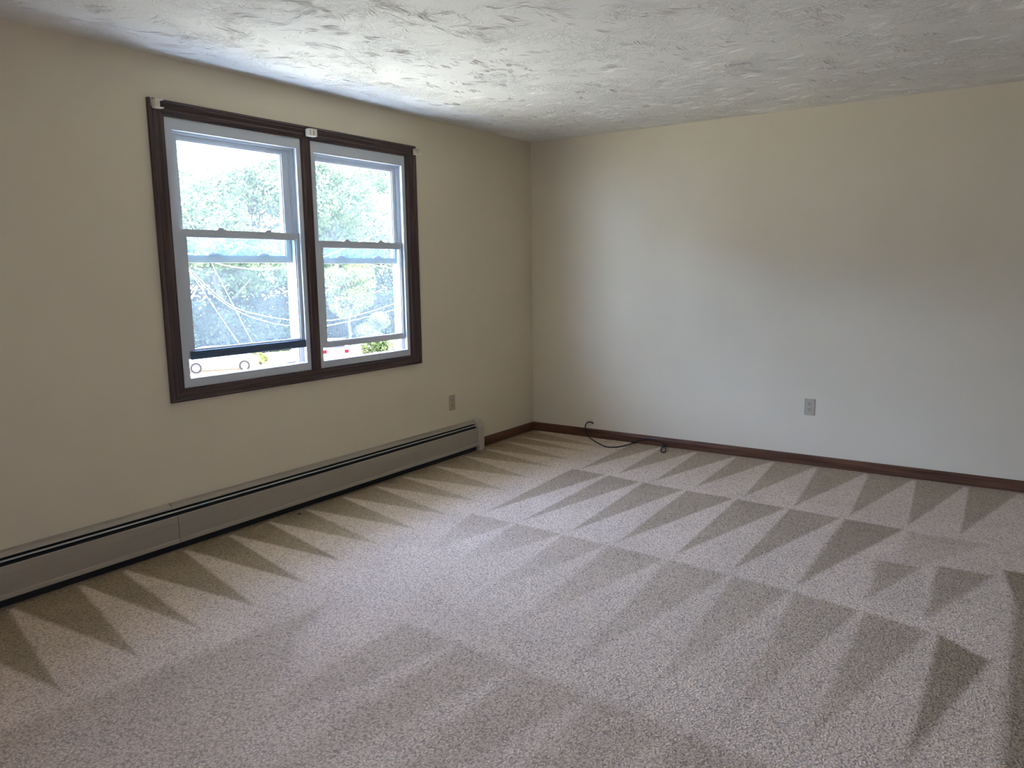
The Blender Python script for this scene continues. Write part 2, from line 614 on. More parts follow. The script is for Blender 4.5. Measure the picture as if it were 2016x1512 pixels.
# fan along the heater
Hx = [-4.70, -4.40, -4.12, -3.84, -3.64, -3.33, -3.07, -2.82, -2.557, -2.272, -1.993, -1.731, -1.40, -1.06, -0.80, -0.51, -0.30, -0.06]
Ht = [-4.60, -4.31, -4.04, -3.79, -3.54, -3.27, -3.00, -2.74, -2.47, -2.19, -1.90, -1.62, -1.30, -0.98, -0.74, -0.47, -0.27]
for i in range(len(Hx) - 1):
    dp = -0.92 if i < 6 else (-0.86 if i < 12 else -0.82)
    tri_dark((Hx[i] + 0.008, -0.085), (Hx[i + 1] - 0.008, -0.085), (Ht[i], dp), 1.0 if i < 9 else 0.85, 0.75 if i < 7 else 0.4, 0.02)
    tri_dark((Hx[i], 0.0), (Hx[i + 1], 0.0), ((Hx[i] + Hx[i + 1]) / 2, -0.17), 1.0, 1.0, 0.02)
# pile lying the other way beyond the heater strip
tri_dark((-5.2, -0.93), (-3.40, -1.16), (-4.6, -2.0), 0.40, 0.0, 0.09)
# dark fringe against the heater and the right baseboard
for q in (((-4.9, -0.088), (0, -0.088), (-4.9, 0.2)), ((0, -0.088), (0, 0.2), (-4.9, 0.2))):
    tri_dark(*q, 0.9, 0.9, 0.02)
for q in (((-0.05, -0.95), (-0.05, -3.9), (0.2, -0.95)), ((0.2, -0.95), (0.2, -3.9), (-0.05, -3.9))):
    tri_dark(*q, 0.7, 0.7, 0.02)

nx, ny = len(xs), len(ys)
verts = np.stack([GX.ravel(), GY.ravel(), np.zeros(nx * ny)], 1)
ii, jj = np.meshgrid(np.arange(nx - 1), np.arange(ny - 1))
a0 = (jj * nx + ii).ravel()
quads = np.stack([a0, a0 + 1, a0 + nx + 1, a0 + nx], 1)
nb = len(verts)
# slab below
sv = np.array([(RX0, RY0, -0.25), (0, RY0, -0.25), (0, 0, -0.25), (RX0, 0, -0.25),
               (RX0, RY0, -0.01), (0, RY0, -0.01), (0, 0, -0.01), (RX0, 0, -0.01)])
sf = np.array([(3, 2, 1, 0), (4, 5, 6, 7), (0, 1, 5, 4), (1, 2, 6, 5), (2, 3, 7, 6), (3, 0, 4, 7)]) + nb
verts = np.concatenate([verts, sv])
quads = np.concatenate([quads, sf])
napv = np.concatenate([nap.ravel(), np.zeros(8)])
me = bpy.data.meshes.new('floor')
me.vertices.add(len(verts))
me.vertices.foreach_set('co', verts.astype(np.float32).ravel())
me.loops.add(quads.size)
me.loops.foreach_set('vertex_index', quads.astype(np.int32).ravel())
me.polygons.add(len(quads))
me.polygons.foreach_set('loop_start', np.arange(0, quads.size, 4, dtype=np.int32))
me.polygons.foreach_set('loop_total', np.full(len(quads), 4, dtype=np.int32))
me.update(calc_edges=True)
at = me.attributes.new('nap', 'FLOAT', 'POINT')
at.data.foreach_set('value', napv.astype(np.float32))
me.materials.append(M['carpet'])
fl = bpy.data.objects.new('floor', me)
COL.objects.link(fl)
structure(fl, 'beige wall to wall carpet with triangular vacuum marks', 'carpet')

# ceiling: plaster with brushed, swirled ridges
cb = MB()
cb.box(RX0, 0, RY0, 0, H, H + 0.25)
rc = random.Random(11)
for s in range(3200):
    cx, cy = rc.uniform(-5.6, -0.03), rc.uniform(-4.6, -0.03)
    if cx + 5.4 + (cy + 3.6) * 0.2 < 0.2:
        continue
    if rc.random() < 0.25:
        cx, cy = max(-5.6, cx), cy
    th = rc.uniform(0, 2 * PI)
    Ls = rc.uniform(0.03, 0.14)
    curv = rc.uniform(-9, 9)
    nr = rc.randint(2, 9)
    sp = rc.uniform(0.005, 0.010)
    big = rc.random() < 0.10
    for k in range(nr):
        off = (k - nr / 2) * sp + rc.uniform(-0.001, 0.001)
        st = rc.uniform(-0.03, 0.03)
        L = Ls * rc.uniform(0.45, 1.0)
        hh = rc.uniform(0.0006, 0.0020) * (1.5 if big else 1)
        wd = rc.uniform(0.0009, 0.0020)
        n = 6
        base = len(cb.v)
        a = th + st * curv
        px = cx + math.cos(th) * st - math.sin(th) * off
        py = cy + math.sin(th) * st + math.cos(th) * off
        for q in range(n + 1):
            taper = math.sin(PI * (q + 0.15) / (n + 0.3))
            nxv, nyv = -math.sin(a), math.cos(a)
            cb.v.append((px + nxv * wd, py + nyv * wd, H + 0.0002))
            cb.v.append((px, py, H - hh * taper))
            cb.v.append((px - nxv * wd, py - nyv * wd, H + 0.0002))
            px += math.cos(a) * L / n
            py += math.sin(a) * L / n
            a += curv * L / n + rc.uniform(-0.12, 0.12)
        for q in range(n):
            b0 = base + q * 3
            cb.f.append((b0, b0 + 1, b0 + 4, b0 + 3))
            cb.f.append((b0 + 1, b0 + 2, b0 + 5, b0 + 4))
cb.v = [(min(x, -0.001), min(y, -0.001), z) for x, y, z in cb.v]
cb.v[:8] = MB().box(RX0, 0, RY0, 0, H, H + 0.25).v
structure(cb.build('ceiling', M['ceil']), 'white ceiling with swirled hand brushed plaster texture', 'ceiling')

structure(MB().box(RX0 - T, T, RY0 - T, 0.104, -4.5, -0.251).build('wall_lower', M['wall']),  # unseen storey added so its shadow falls on the ground outside
          'lower storey of the house, added under the room to shade the ground, out of the picture', 'wall')

structure(MB().box(RX0 - 0.6, 0.9, 0.105, 1.05, H + 0.02, H + 0.16).build('added_eave', M['vinyl']),  # unseen overhang added to keep high sky light off the near floor
          'unseen white eave added over the window to block high sky light', 'added eave')

# baseboards
BP = [(0.0, 0.0), (-0.013, 0.0), (-0.013, 0.052), (-0.011, 0.056), (-0.0115, 0.060), (-0.006, 0.068), (-0.004, 0.071), (0.0, 0.071)]
b = MB().prism(BP, 0, -0.799, -0.013)
structure(b.build('baseboard_left', M['base_x']), 'short dark brown wooden baseboard from the heater end to the corner', 'baseboard')
b = MB()
vs = [(p, q) for p, q in BP]
b.prism(vs, 1, RY0, 0.0)
structure(b.build('baseboard_right', M['casing_y']), 'long dark brown wooden baseboard along the blank right wall', 'baseboard')

# ------------------------------------------------------------------ window casing
tr = empty('trim_1', (-2.36, 0, 0.735))
structure(tr, 'dark brown wooden casing around the double window', 'window casing')
CX0, CX1, CZ0, CZ1 = -3.293, -1.430, 0.734, 2.189
prof = [(0, 0.0), (0, -0.019), (0.012, -0.021), (0.018, -0.015), (0.024, -0.0165), (0.046, -0.011), (0.054, -0.013), (0.064, -0.011),
        (0.068, -0.006), (0.080, -0.005), (0.080, 0.008)]


def corner(c, d):
    sxx = 1 if c in (0, 3) else -1
    x = (CX0 if c in (0, 3) else CX1) + sxx * d * (1.0 if sxx > 0 else 1.18)
    if c in (0, 1):
        z = CZ0 + d * 0.80
    else:
        z = CZ1 - d * 0.90
    return x, z


for (c0_, c1_, nm, mt) in ((0, 1, 'casing_apron', 'casing_x'), (1, 2, 'casing_side', 'casing_z'), (2, 3, 'casing_head', 'casing_x'),
                           (3, 0, 'casing_side', 'casing_z')):
    b = MB()
    vs = []
    for c in (c0_, c1_):
        for d, y in prof:
            x, z = corner(c, d)
            vs.append((x, y, z))
    n = len(prof)
    fs = [(i, i + 1, n + i + 1, n + i) for i in range(n - 1)] + [(n - 1, 0, n, 2 * n - 1)]
    fs += [tuple(range(n)), tuple(range(n, 2 * n))[::-1]]
    b.add(vs, fs)
    b.build(nm, M[mt], tr)
b = MB().prism([(-2.391, 0.012), (-2.391, -0.003), (-2.380, -0.004), (-2.376, -0.010), (-2.366, -0.012), (-2.336, -0.012),
                (-2.331, -0.004), (-2.320, -0.003), (-2.320, 0.012)], 2, 0.790, 2.122)
b.build('mullion_casing', M['casing_z'], tr)


# ------------------------------------------------------------------ windows
def window(name, label, X0, X1, lip, low, up_, strip, side):
    """lip = (x0,x1,z0,z1) of the frame opening; low / up_ = (x0,x1,z0,z1, gx0,gx1,gz0,gz1) of the sashes"""
    root = empty(name, ((X0 + X1) / 2, 0.02, OZ0))
    structure(root, label, 'window')
    f = MB()
    Z0, Z1 = OZ0 + 0.001, OZ1 - 0.001
    f.ring(X0, X1, Z0, Z1, lip[0], lip[1], lip[2], lip[3], 0.001, 0.014)
    f.ring(X0, X1, Z0, Z1, low[0] - 0.001, low[1] + 0.001, lip[2] + 0.002, lip[3] + 0.004, 0.014, 0.050)
    f.ring(X0, X1, Z0, Z1, lip[0] + 0.004, lip[1] - 0.006, lip[2] - 0.004, lip[3] - 0.010, 0.050, 0.054)
    f.ring(X0, X1, Z0, Z1, up_[0] - 0.001, up_[1] + 0.001, lip[2] - 0.006, lip[3] - 0.006, 0.054, 0.088)
    f.ring(X0, X1, Z0, Z1, up_[0] + 0.010, up_[1] - 0.012, lip[2] - 0.008, lip[3] - 0.016, 0.088, 0.102)
    f.build('window_frame', M['vinyl'], root)
    # screen catch on the sill
    MB().box(lip[1] - 0.105, lip[1] - 0.040, 0.060, 0.072, lip[2] - 0.006, lip[2] + 0.012).build('screen_catch', M['steel'], root, 0.002)
    for nm, sh, y0, y1 in (('lower_sash', low, 0.018, 0.048), ('upper_sash', up_, 0.056, 0.086)):
        s = MB()
        s.ring(sh[0], sh[1], sh[2], sh[3], sh[4], sh[5], sh[6], sh[7], y0 + 0.006, y1)
        s.ring(sh[0], sh[1], sh[2], sh[3], sh[4] - 0.006, sh[5] + 0.006, sh[6] - 0.006, sh[7] + 0.006, y0, y0 + 0.006)
        so = s.build(nm, M['vinyl'], root)
        ym = (y0 + y1) / 2
        MB().box(sh[4] - 0.004, sh[5] + 0.004, ym - 0.002, ym + 0.002, sh[6] - 0.004, sh[7] + 0.004).build('pane', M['glass'], so)
        wsp = sh[5] - sh[4]
        if nm == 'lower_sash':
            for t in (0.30, 0.745):
                xc = sh[4] + wsp * t
                k = MB().prism([(xc - 0.032, sh[3]), (xc + 0.030, sh[3]), (xc + 0.026, sh[3] + 0.004), (xc + 0.014, sh[3] + 0.005),
                                (xc + 0.012, sh[3] + 0.013), (xc - 0.016, sh[3] + 0.012), (xc - 0.020, sh[3] + 0.005)], 1, y0 + 0.006, y1 - 0.004)
                k.build('sash_lock', M['vinyl'], so)
            if strip:
                q = MB().prism([(0.0165, sh[2] - 0.004), (0.006, sh[2] - 0.002), (0.004, sh[2] + 0.006), (0.004, sh[6] - 0.020),
                                (0.006, sh[6] - 0.010), (0.0165, sh[6] - 0.008)], 0, sh[0] + 0.010, sh[1] + 0.004)
                z = q.build('draft_strip', M['strip'], so)
                z['label'] = 'draft strip with flare blue and shade in its colour across the bottom rail'
        else:
            for t in (0.26, 0.76):
                xc = sh[4] + wsp * t
                pr = [(xc + 0.036 * math.cos(a), sh[6] + 0.014 * math.sin(a)) for a in [PI * i / 10 for i in range(11)]]
                MB().prism(pr, 1, y0 - 0.0015, y0 + 0.010).build('lock_keeper', M['vinyl'], so)
    return root


window('window_1', 'left half of the double window, white double hung with a dark strip on the raised sash',
       -3.213, -2.391, (-3.172, -2.420, 0.843, 2.061),
       (-3.164, -2.402, 0.938, 1.590, -3.121, -2.446, 0.988, 1.551),
       (-3.158, -2.436, 1.424, 2.058, -3.113, -2.487, 1.463, 2.024), True, 'L')
window('window_2', 'right half of the double window, white double hung with a plain raised sash',
       -2.320, -1.525, (-2.294, -1.554, 0.840, 2.053),
       (-2.287, -1.532, 0.915, 1.553, -2.237, -1.577, 0.953, 1.512),
       (-2.280, -1.551, 1.418, 2.050, -2.232, -1.596, 1.454, 2.016), False, 'R')
# post between the two window units
structure(MB().box(-2.3905, -2.3205, 0.0125, 0.103, OZ0 + 0.001, OZ1 - 0.001).build('trim_2', M['vinyl']),
          'narrow post between the two window halves, behind its dark casing', 'window post')

# ------------------------------------------------------------------ blind brackets on the head casing
g = 'blind brackets on the window casing'
r_ = empty('blind_bracket', (-3.27, -0.021, 2.160), 'ivory plastic blind bracket at the top left corner of the window casing', 'bracket', g)
b = MB()
b.box(-3.279, -3.274, -0.058, -0.0225, 2.141, 2.181)
b.box(-3.274, -3.238, -0.058, -0.0225, 2.141, 2.145)
b.box(-3.274, -3.238, -0.058, -0.0225, 2.177, 2.181)
b.box(-3.274, -3.238, -0.026, -0.0225, 2.145, 2.177)
b.build('bracket_body', M['bracket'], r_, 0.001)
MB().box(-3.286, -3.281, -0.030, -0.0225, 2.150, 2.186).build('side_clip', M['steel'], r_, 0.001)
r_ = empty('blind_bracket', (-2.34, -0.021, 2.150), 'ivory plastic blind bracket at the middle of the window head above the mullion', 'bracket', g)
b = MB()
b.box(-2.366, -2.361, -0.058, -0.0225, 2.132, 2.172)
b.box(-2.361, -2.311, -0.058, -0.0225, 2.168, 2.172)
b.box(-2.361, -2.311, -0.058, -0.0225, 2.132, 2.136)
b.box(-2.316, -2.311, -0.058, -0.0225, 2.136, 2.168)
b.box(-2.361, -2.316, -0.026, -0.0225, 2.136, 2.168)
b.box(-2.340, -2.337, -0.056, -0.026, 2.136, 2.168)
b.build('bracket_body', M['bracket'], r_, 0.001)
b = MB()
b.box(-2.359, -2.342, -0.061, -0.0585, 2.134, 2.170)
b.box(-2.335, -2.313, -0.061, -0.0585, 2.134, 2.170)
b.build('bracket_cover', M['bracket'], r_, 0.001)
r_ = empty('blind_bracket', (-1.43, -0.021, 2.150), 'ivory plastic blind bracket overhanging the top right corner of the window casing', 'bracket', g)
b = MB()
b.box(-1.424, -1.419, -0.058, -0.0225, 2.130, 2.168)
b.box(-1.462, -1.424, -0.058, -0.0225, 2.130, 2.134)
b.box(-1.462, -1.424, -0.058, -0.0225, 2.164, 2.168)
b.box(-1.462, -1.424, -0.026, -0.0225, 2.134, 2.164)
b.build('bracket_body', M['bracket'], r_, 0.001)


# ------------------------------------------------------------------ outlets
def outlet(loc, rz, label, mat):
    root = empty('wall_outlet', loc, label, 'outlet')
    root.rotation_euler = (0, 0, rz)
    # local: x along wall, -y into room, z up (built at the origin, then carried by the root)

    def part(mb, name, mt, parent, bev=0.0):
        me_o = mb.build(name, mt, None, bev)
        me_o.parent = parent
        return me_o
    p = MB().prism([(-0.035, 0.0), (0.035, 0.0), (0.035, -0.003), (0.031, -0.0058), (-0.031, -0.0058), (-0.035, -0.003)], 2, -0.057, 0.057)
    part(p, 'cover_plate', mat, root, 0.0015)
    for zc in (0.0195, -0.0195):
        pr = []
        for i in range(24):
            a = 2 * PI * i / 24
            pr.append((0.0165 * math.cos(a), max(-0.0135, min(0.0135, 0.0165 * math.sin(a))) + zc))
        q = MB().prism(pr, 1, -0.0075, -0.004)
        rec = part(q, 'receptacle', mat, root, 0.0006)
        sl = MB()
        sl.box(-0.0080, -0.0050, -0.0079, -0.0070, zc + 0.000, zc + 0.0085)
        sl.box(0.0050, 0.0078, -0.0079, -0.0070, zc + 0.001, zc + 0.0080)
        pr = [(0.0028 * math.cos(2 * PI * i / 12), 0.0028 * math.sin(2 * PI * i / 12) + zc - 0.0078) for i in range(12)]
        sl.prism(pr, 1, -0.0079, -0.0070)
        part(sl, 'slots', M['black'], rec)
    pr = [(0.003 * math.cos(2 * PI * i / 12), 0.003 * math.sin(2 * PI * i / 12)) for i in range(12)]
    part(MB().prism(pr, 1, -0.0068, -0.0050), 'screw', M['steel'], root)
    return root


outlet((-1.095, 0, 0.403), 0, 'almond outlet on the window wall, above the end of the heater', M['almond'])
outlet((0, -2.271, 0.408), -PI / 2, 'light grey outlet on the blank right wall above the baseboard', M['grey_plate'])

# ------------------------------------------------------------------ baseboard heater
HX0, HX1, SEAM = -5.6, -0.866, -3.340
ht = empty('baseboard_heater', (-3.0, 0, 0), 'long taupe metal baseboard heater running under the double window', 'heater')
hood = [(-0.0005, 0.030), (-0.0005, 0.231), (-0.012, 0.231), (-0.024, 0.226), (-0.033, 0.2185), (-0.0385, 0.2095), (-0.0365, 0.2090), (-0.030, 0.2165),
        (-0.022, 0.223), (-0.012, 0.2275), (-0.004, 0.2275), (-0.004, 0.030)]
MB().prism(hood, 0, HX0, HX1).build('back_panel', M['heater'], ht)
MB().box(-3.352, -3.344, -0.036, -0.006, 0.2165, 0.2345).build('hood_joint', M['heater'], ht)
dm = [(-0.0455, 0.2005), (-0.0505, 0.1990), (-0.0545, 0.1960), (-0.0525, 0.1945), (-0.0485, 0.1955), (-0.0445, 0.1985)]
MB().prism(dm, 0, HX0, HX1).build('damper', M['damper'], ht)
MB().box(HX0, HX1, -0.0445, -0.0045, 0.012, 0.185).box(HX0, HX1, -0.034, -0.0045, 0.1851, 0.2015).box(HX0, HX1, -0.0058, -0.0045, 0.2016, 0.226).build('element_shade', M['black'], ht)  # element boxed out in black, standing in for shade behind the slots
fp = [(-0.0560, 0.1785), (-0.0610, 0.1800), (-0.0640, 0.175), (-0.0655, 0.145), (-0.0645, 0.1435), (-0.0655, 0.142), (-0.0655, 0.062),
      (-0.0690, 0.056), (-0.0710, 0.042), (-0.0690, 0.0395), (-0.0500, 0.0395), (-0.0500, 0.042), (-0.0660, 0.043), (-0.0620, 0.062),
      (-0.0620, 0.173), (-0.0600, 0.1765)]
for xa, xb, dy in ((HX0, SEAM - 0.0015, -0.0008), (SEAM + 0.0015, HX1 - 0.001, 0.0)):
    MB().prism([(y + dy, z) for y, z in fp], 0, xa, xb).build('front_panel', M['heater'], ht)
MB().box(HX0, HX1, -0.042, -0.001, 0.0, 0.0118).build('gap_shade', M['black'], ht)  # black strip standing in for the shadow gap under the front panel
cap = [(-0.0005, 0.0), (-0.0005, 0.2385), (-0.022, 0.2385), (-0.044, 0.230), (-0.060, 0.212), (-0.070, 0.188), (-0.0745, 0.160), (-0.0745, 0.0)]
MB().prism(cap, 0, HX1, HX1 + 0.064).build('end_cap', M['heater_cap'], ht, 0.004, segs=3)

# crumbs on the carpet beside the heater
def crumb(name, label, x, y, z, sz, mat, seed):
    rg = random.Random(seed)
    b_ = MB()
    k = 7
    vs = [(x + sz * rg.uniform(0.7, 1.1) * math.cos(2 * PI * i / k), y + sz * rg.uniform(0.7, 1.1) * math.sin(2 * PI * i / k), z) for i in range(k)]
    vs += [(p[0] * 0.4 + x * 0.6, p[1] * 0.4 + y * 0.6, z + sz * rg.uniform(0.5, 0.9)) for p in vs]
    b_.add(vs, [tuple(range(k)), tuple(range(k, 2 * k))] + [(i, (i + 1) % k, k + (i + 1) % k, k + i) for i in range(k)])
    o = b_.build(name, M[mat])
    tag(o, label, 'crumb')
    return o


crumb('paint_chip', 'white paint chip under the heater, closest to its end cap', -1.045, -0.060, 0.0, 0.0060, 'vinyl', 1)
crumb('paint_chip', 'white paint chip under the heater, second from its end cap', -1.105, -0.076, 0.0, 0.0070, 'vinyl', 2)
crumb('paint_chip', 'white paint chip under the heater, below the right half of the window', -1.640, -0.060, 0.0, 0.0060, 'vinyl', 3)
rg_ = MB()
rg_.tube([(-2.640 + 0.010 * math.cos(a), -0.120 + 0.010 * math.sin(a), 0.003) for a in [2 * PI * i / 14 for i in range(13)]], 0.0028, 6)
tag(rg_.build('brown_ring', M['base_x']), 'tiny brown ring lying on the carpet in front of the heater', 'ring')

# ------------------------------------------------------------------ cable by the corner
cr = empty('black_cable', (-0.02, -0.58, 0.0), 'thin black cable from the right wall lying on the carpet near the corner', 'cable')
path = [(0.004, -0.585, 0.118), (-0.012, -0.572, 0.125), (-0.024, -0.548, 0.124), (-0.027, -0.528, 0.094), (-0.019, -0.530, 0.055),
        (-0.024, -0.545, 0.020), (-0.055, -0.585, 0.006), (-0.120, -0.655, 0.005), (-0.190, -0.735, 0.005), (-0.262, -0.845, 0.005),
        (-0.235, -0.915, 0.005), (-0.140, -0.952, 0.005), (-0.055, -0.968, 0.007)]
MB().tube(smooth_path(path), 0.0045, 8).build('cable', M['cord'], cr, smooth=True)
path = [(-0.045, -0.975, 0.008), (-0.028, -1.015, 0.028), (-0.021, -1.050, 0.040), (-0.0185, -1.090, 0.046), (-0.0185, -1.150, 0.041),
        (-0.020, -1.200, 0.031), (-0.024, -1.232, 0.018), (-0.040, -1.222, 0.009), (-0.090, -1.226, 0.006), (-0.160, -1.252, 0.005),
        (-0.205, -1.285, 0.005), (-0.165, -1.290, 0.006), (-0.100, -1.262, 0.010), (-0.050, -1.228, 0.014), (-0.028, -1.214, 0.018)]
MB().tube(smooth_path(path), 0.0042, 8).build('cable_tail', M['cord'], cr, smooth=True)
MB().tube([(-0.060, -0.962, 0.010), (-0.052, -0.968, 0.011), (-0.036, -0.984, 0.012), (-0.030, -0.990, 0.013)], [0.006, 0.009, 0.009, 0.006], 10).build(
    'connector', M['cord'], cr, smooth=True)
MB().tube([(-0.001, -0.585, 0.118), (-0.006, -0.583, 0.119)], 0.0065, 10).build('grommet', M['cord'], cr)

# ------------------------------------------------------------------ outside
GZ = -4.5
gb = MB()
gb.box(-60, 90, 2.0, 41.0, GZ - 0.3, GZ)
structure(gb.build('ground_paving', M['asphalt']), 'bright sunlit paving seen below the open sashes', 'ground')
gb = MB()
gb.box(-60, 90, 41.0, 90.0, GZ - 0.3, GZ)
structure(gb.build('ground_lawn', M['grass']), 'grass under the trees beyond the paving', 'ground')


def leaf_mesh(name, seed, n, rad, hgt, z0, leaf, lobes=9, mat=None):
    """a crown of leaf blades on lobed clusters, trunk base at the origin"""
    rg = np.random.RandomState(seed)
    L = []
    for i in range(lobes):
        a = rg.uniform(0, 2 * PI)
        rr = rad * math.sqrt(rg.uniform(0, 0.55))
        z = z0 + hgt * (0.12 + 0.76 * rg.uniform())
        fr = 1 - abs((z - z0) / hgt - 0.45) * 0.9
        L.append((rr * math.cos(a) * fr, rr * math.sin(a) * fr, z, rad * rg.uniform(0.30, 0.52)))
    L = np.array(L)
    pick = rg.randint(0, lobes, n)
    d = rg.normal(size=(n, 3))
    d /= np.linalg.norm(d, axis=1)[:, None]
    # sprays: clump the directions
    cl = rg.normal(size=(lobes * 26, 3))
    cl /= np.linalg.norm(cl, axis=1)[:, None]
    ci = rg.randint(0, len(cl), n)
    d = cl[ci] + 0.22 * d
    d /= np.linalg.norm(d, axis=1)[:, None]
    rr = L[pick, 3] * rg.uniform(0.72, 1.12, n)
    c = L[pick, :3] + d * rr[:, None] * np.array([1, 1, 0.8])
    t = rg.normal(size=(n, 3)) + np.array([0, 0, -0.4])
    t -= d * (t * d).sum(1)[:, None] * 0.7
    t /= np.linalg.norm(t, axis=1)[:, None]
    nn = d + 0.7 * rg.normal(size=(n, 3)) + np.array([0, 0, 0.5])
    s = np.cross(nn, t)
    s /= np.linalg.norm(s, axis=1)[:, None]
    sz = leaf * rg.uniform(0.6, 1.3, n)[:, None]
    v = np.stack([c - t * sz * 0.5, c + s * sz * 0.30, c + t * sz * 0.5, c - s * sz * 0.30], 1).reshape(-1, 3)
    f = np.arange(4 * n).reshape(n, 4)
    me_ = bpy.data.meshes.new(name)
    me_.from_pydata(v.tolist(), [], f.tolist())
    me_.materials.append(mat)
    return me_


def tree(name, label, x, y, seed, n, rad, hgt, z0, leaf, mat, lobes=9, group=None, cat='tree'):
    root = empty(name, (x, y, GZ), label, cat, group)
    cm_ = leaf_mesh('crown', seed, n, rad, hgt, z0, leaf, lobes, M[mat])
    co = bpy.data.objects.new('crown', cm_)
    COL.objects.link(co)
    co.parent = root
    rg = random.Random(seed)
    tb = MB()
    top = z0 + hgt * 0.75
    k = 6
    pts = [(x + rg.uniform(-.12, .12) * i, y + rg.uniform(-.12, .12) * i, GZ + top * i / k) for i in range(k + 1)]
    pts[0] = (x, y, GZ)
    r0 = 0.016 * (z0 + hgt) + 0.02
    tb.tube(pts, [r0 * (1.15 - 0.95 * i / k) for i in range(k + 1)], 8)
    for j in range(5):
        p = Vector(pts[2 + j % 4])
        a = rg.uniform(0, 2 * PI)
        q = p + Vector((math.cos(a) * rad * 0.6, math.sin(a) * rad * 0.6, hgt * rg.uniform(0.12, 0.3)))
        tb.tube([p, (p + q) / 2 + Vector((0, 0, -0.1)), q], [r0 * 0.45, r0 * 0.3, r0 * 0.1], 6)
    tb.build('trunk', M['bark'], root)
    return root


tg = 'trees beyond the paving'
tree('leafy_tree', 'tall sunlit tree seen through the left half of the window, below the patch of sky', 28.0, 45.0, 3, 24000, 4.9, 8.6, 4.2, 0.30, 'leaf', 13, tg)
tree('leafy_tree', 'tall bright tree seen next to the mullion in the left half of the window', 38.5, 55.0, 5, 22000, 5.2, 11.5, 4.5, 0.34, 'leaf', 13, tg)
tree('leafy_tree', 'tall sunlit tree filling the upper pane of the right half of the window', 38.6, 45.0, 8, 24000, 5.0, 12.0, 4.2, 0.30, 'leaf', 14, tg)
tree('leafy_tree', 'tall tree at the right edge of the right window half', 52.0, 55.0, 12, 20000, 5.6, 13.5, 4.5, 0.34, 'leaf', 13, tg)
tree('leafy_tree', 'tree at the left edge of the left window half', 24.5, 55.0, 17, 18000, 5.2, 12.0, 4.0, 0.34, 'leaf', 12, tg)
tree('yellow_green_tree', 'small yellow green tree low in the right half of the window', 38.1, 40.0, 21, 5200, 1.4, 2.9, 0.3, 0.22, 'leaf_yellow', 8)
tree('yellow_green_tree', 'spreading yellow green tree behind the upper part of the right lower pane', 36.9, 41.6, 23, 9000, 2.6, 3.8, 2.9, 0.24, 'leaf_yellow', 10)
sg = 'shrubs along the paving'
tree('shrub', 'low yellow green shrub seen in the gap under the left raised sash', 25.6, 37.8, 31, 1600, 0.7, 1.1, 0.1, 0.16, 'leaf_yellow', 6, sg, 'shrub')
tree('shrub', 'low green shrub seen in the gap under the right raised sash', 31.2, 32.9, 33, 3600, 1.5, 1.5, 0.1, 0.2, 'leaf', 7, sg, 'shrub')


# undergrowth and the tree belt at both sides, uncountable foliage
def foliage(name, label, boxes, n, leaf, mat, seed):
    rg = np.random.RandomState(seed)
    V = []
    for (xa, ya, xb, yb, rad, za, zb, cnt) in boxes:
        t = rg.uniform(0, 1, cnt)
        c = np.stack([xa + (xb - xa) * t, ya + (yb - ya) * t, np.zeros(cnt)], 1)
        ph = t * np.hypot(xb - xa, yb - ya)
        env = 0.80 + 0.20 * np.sin(ph * 0.9 + 1.0) * np.sin(ph * 0.37)
        c[:, 1] += rg.uniform(-1, 1, cnt) * rad
        c[:, 2] = za + (zb * env - za) * rg.uniform(0, 1, cnt)
        d = rg.normal(size=(cnt, 3))
        d /= np.linalg.norm(d, axis=1)[:, None]
        e_ = rg.normal(size=(cnt, 3))
        s = np.cross(d, e_)
        s /= np.linalg.norm(s, axis=1)[:, None]
        sz = leaf * rg.uniform(0.6, 1.4, cnt)[:, None]
        V.append(np.stack([c - d * sz * .5, c + s * sz * .3, c + d * sz * .5, c - s * sz * .3], 1).reshape(-1, 3))
    V = np.concatenate(V)
    me_ = bpy.data.meshes.new(name)
    me_.from_pydata(V.tolist(), [], np.arange(len(V)).reshape(-1, 4).tolist())
    me_.materials.append(M[mat])
    o = bpy.data.objects.new(name, me_)
    COL.objects.link(o)
    tag(o, label, 'foliage', kind='stuff')
    return o


foliage('undergrowth', 'undergrowth with shade put into its dark leaf colour, filling the ground between the trees',
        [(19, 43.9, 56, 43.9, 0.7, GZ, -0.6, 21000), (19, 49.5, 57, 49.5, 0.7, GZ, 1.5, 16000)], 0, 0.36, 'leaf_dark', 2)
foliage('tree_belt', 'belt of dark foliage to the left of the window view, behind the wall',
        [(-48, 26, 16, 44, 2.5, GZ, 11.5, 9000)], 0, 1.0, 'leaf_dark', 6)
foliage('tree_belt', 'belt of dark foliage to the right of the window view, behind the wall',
        [(60, 48, 92, 50, 2.5, GZ, 10.0, 4000)], 0, 1.0, 'leaf_dark', 7)


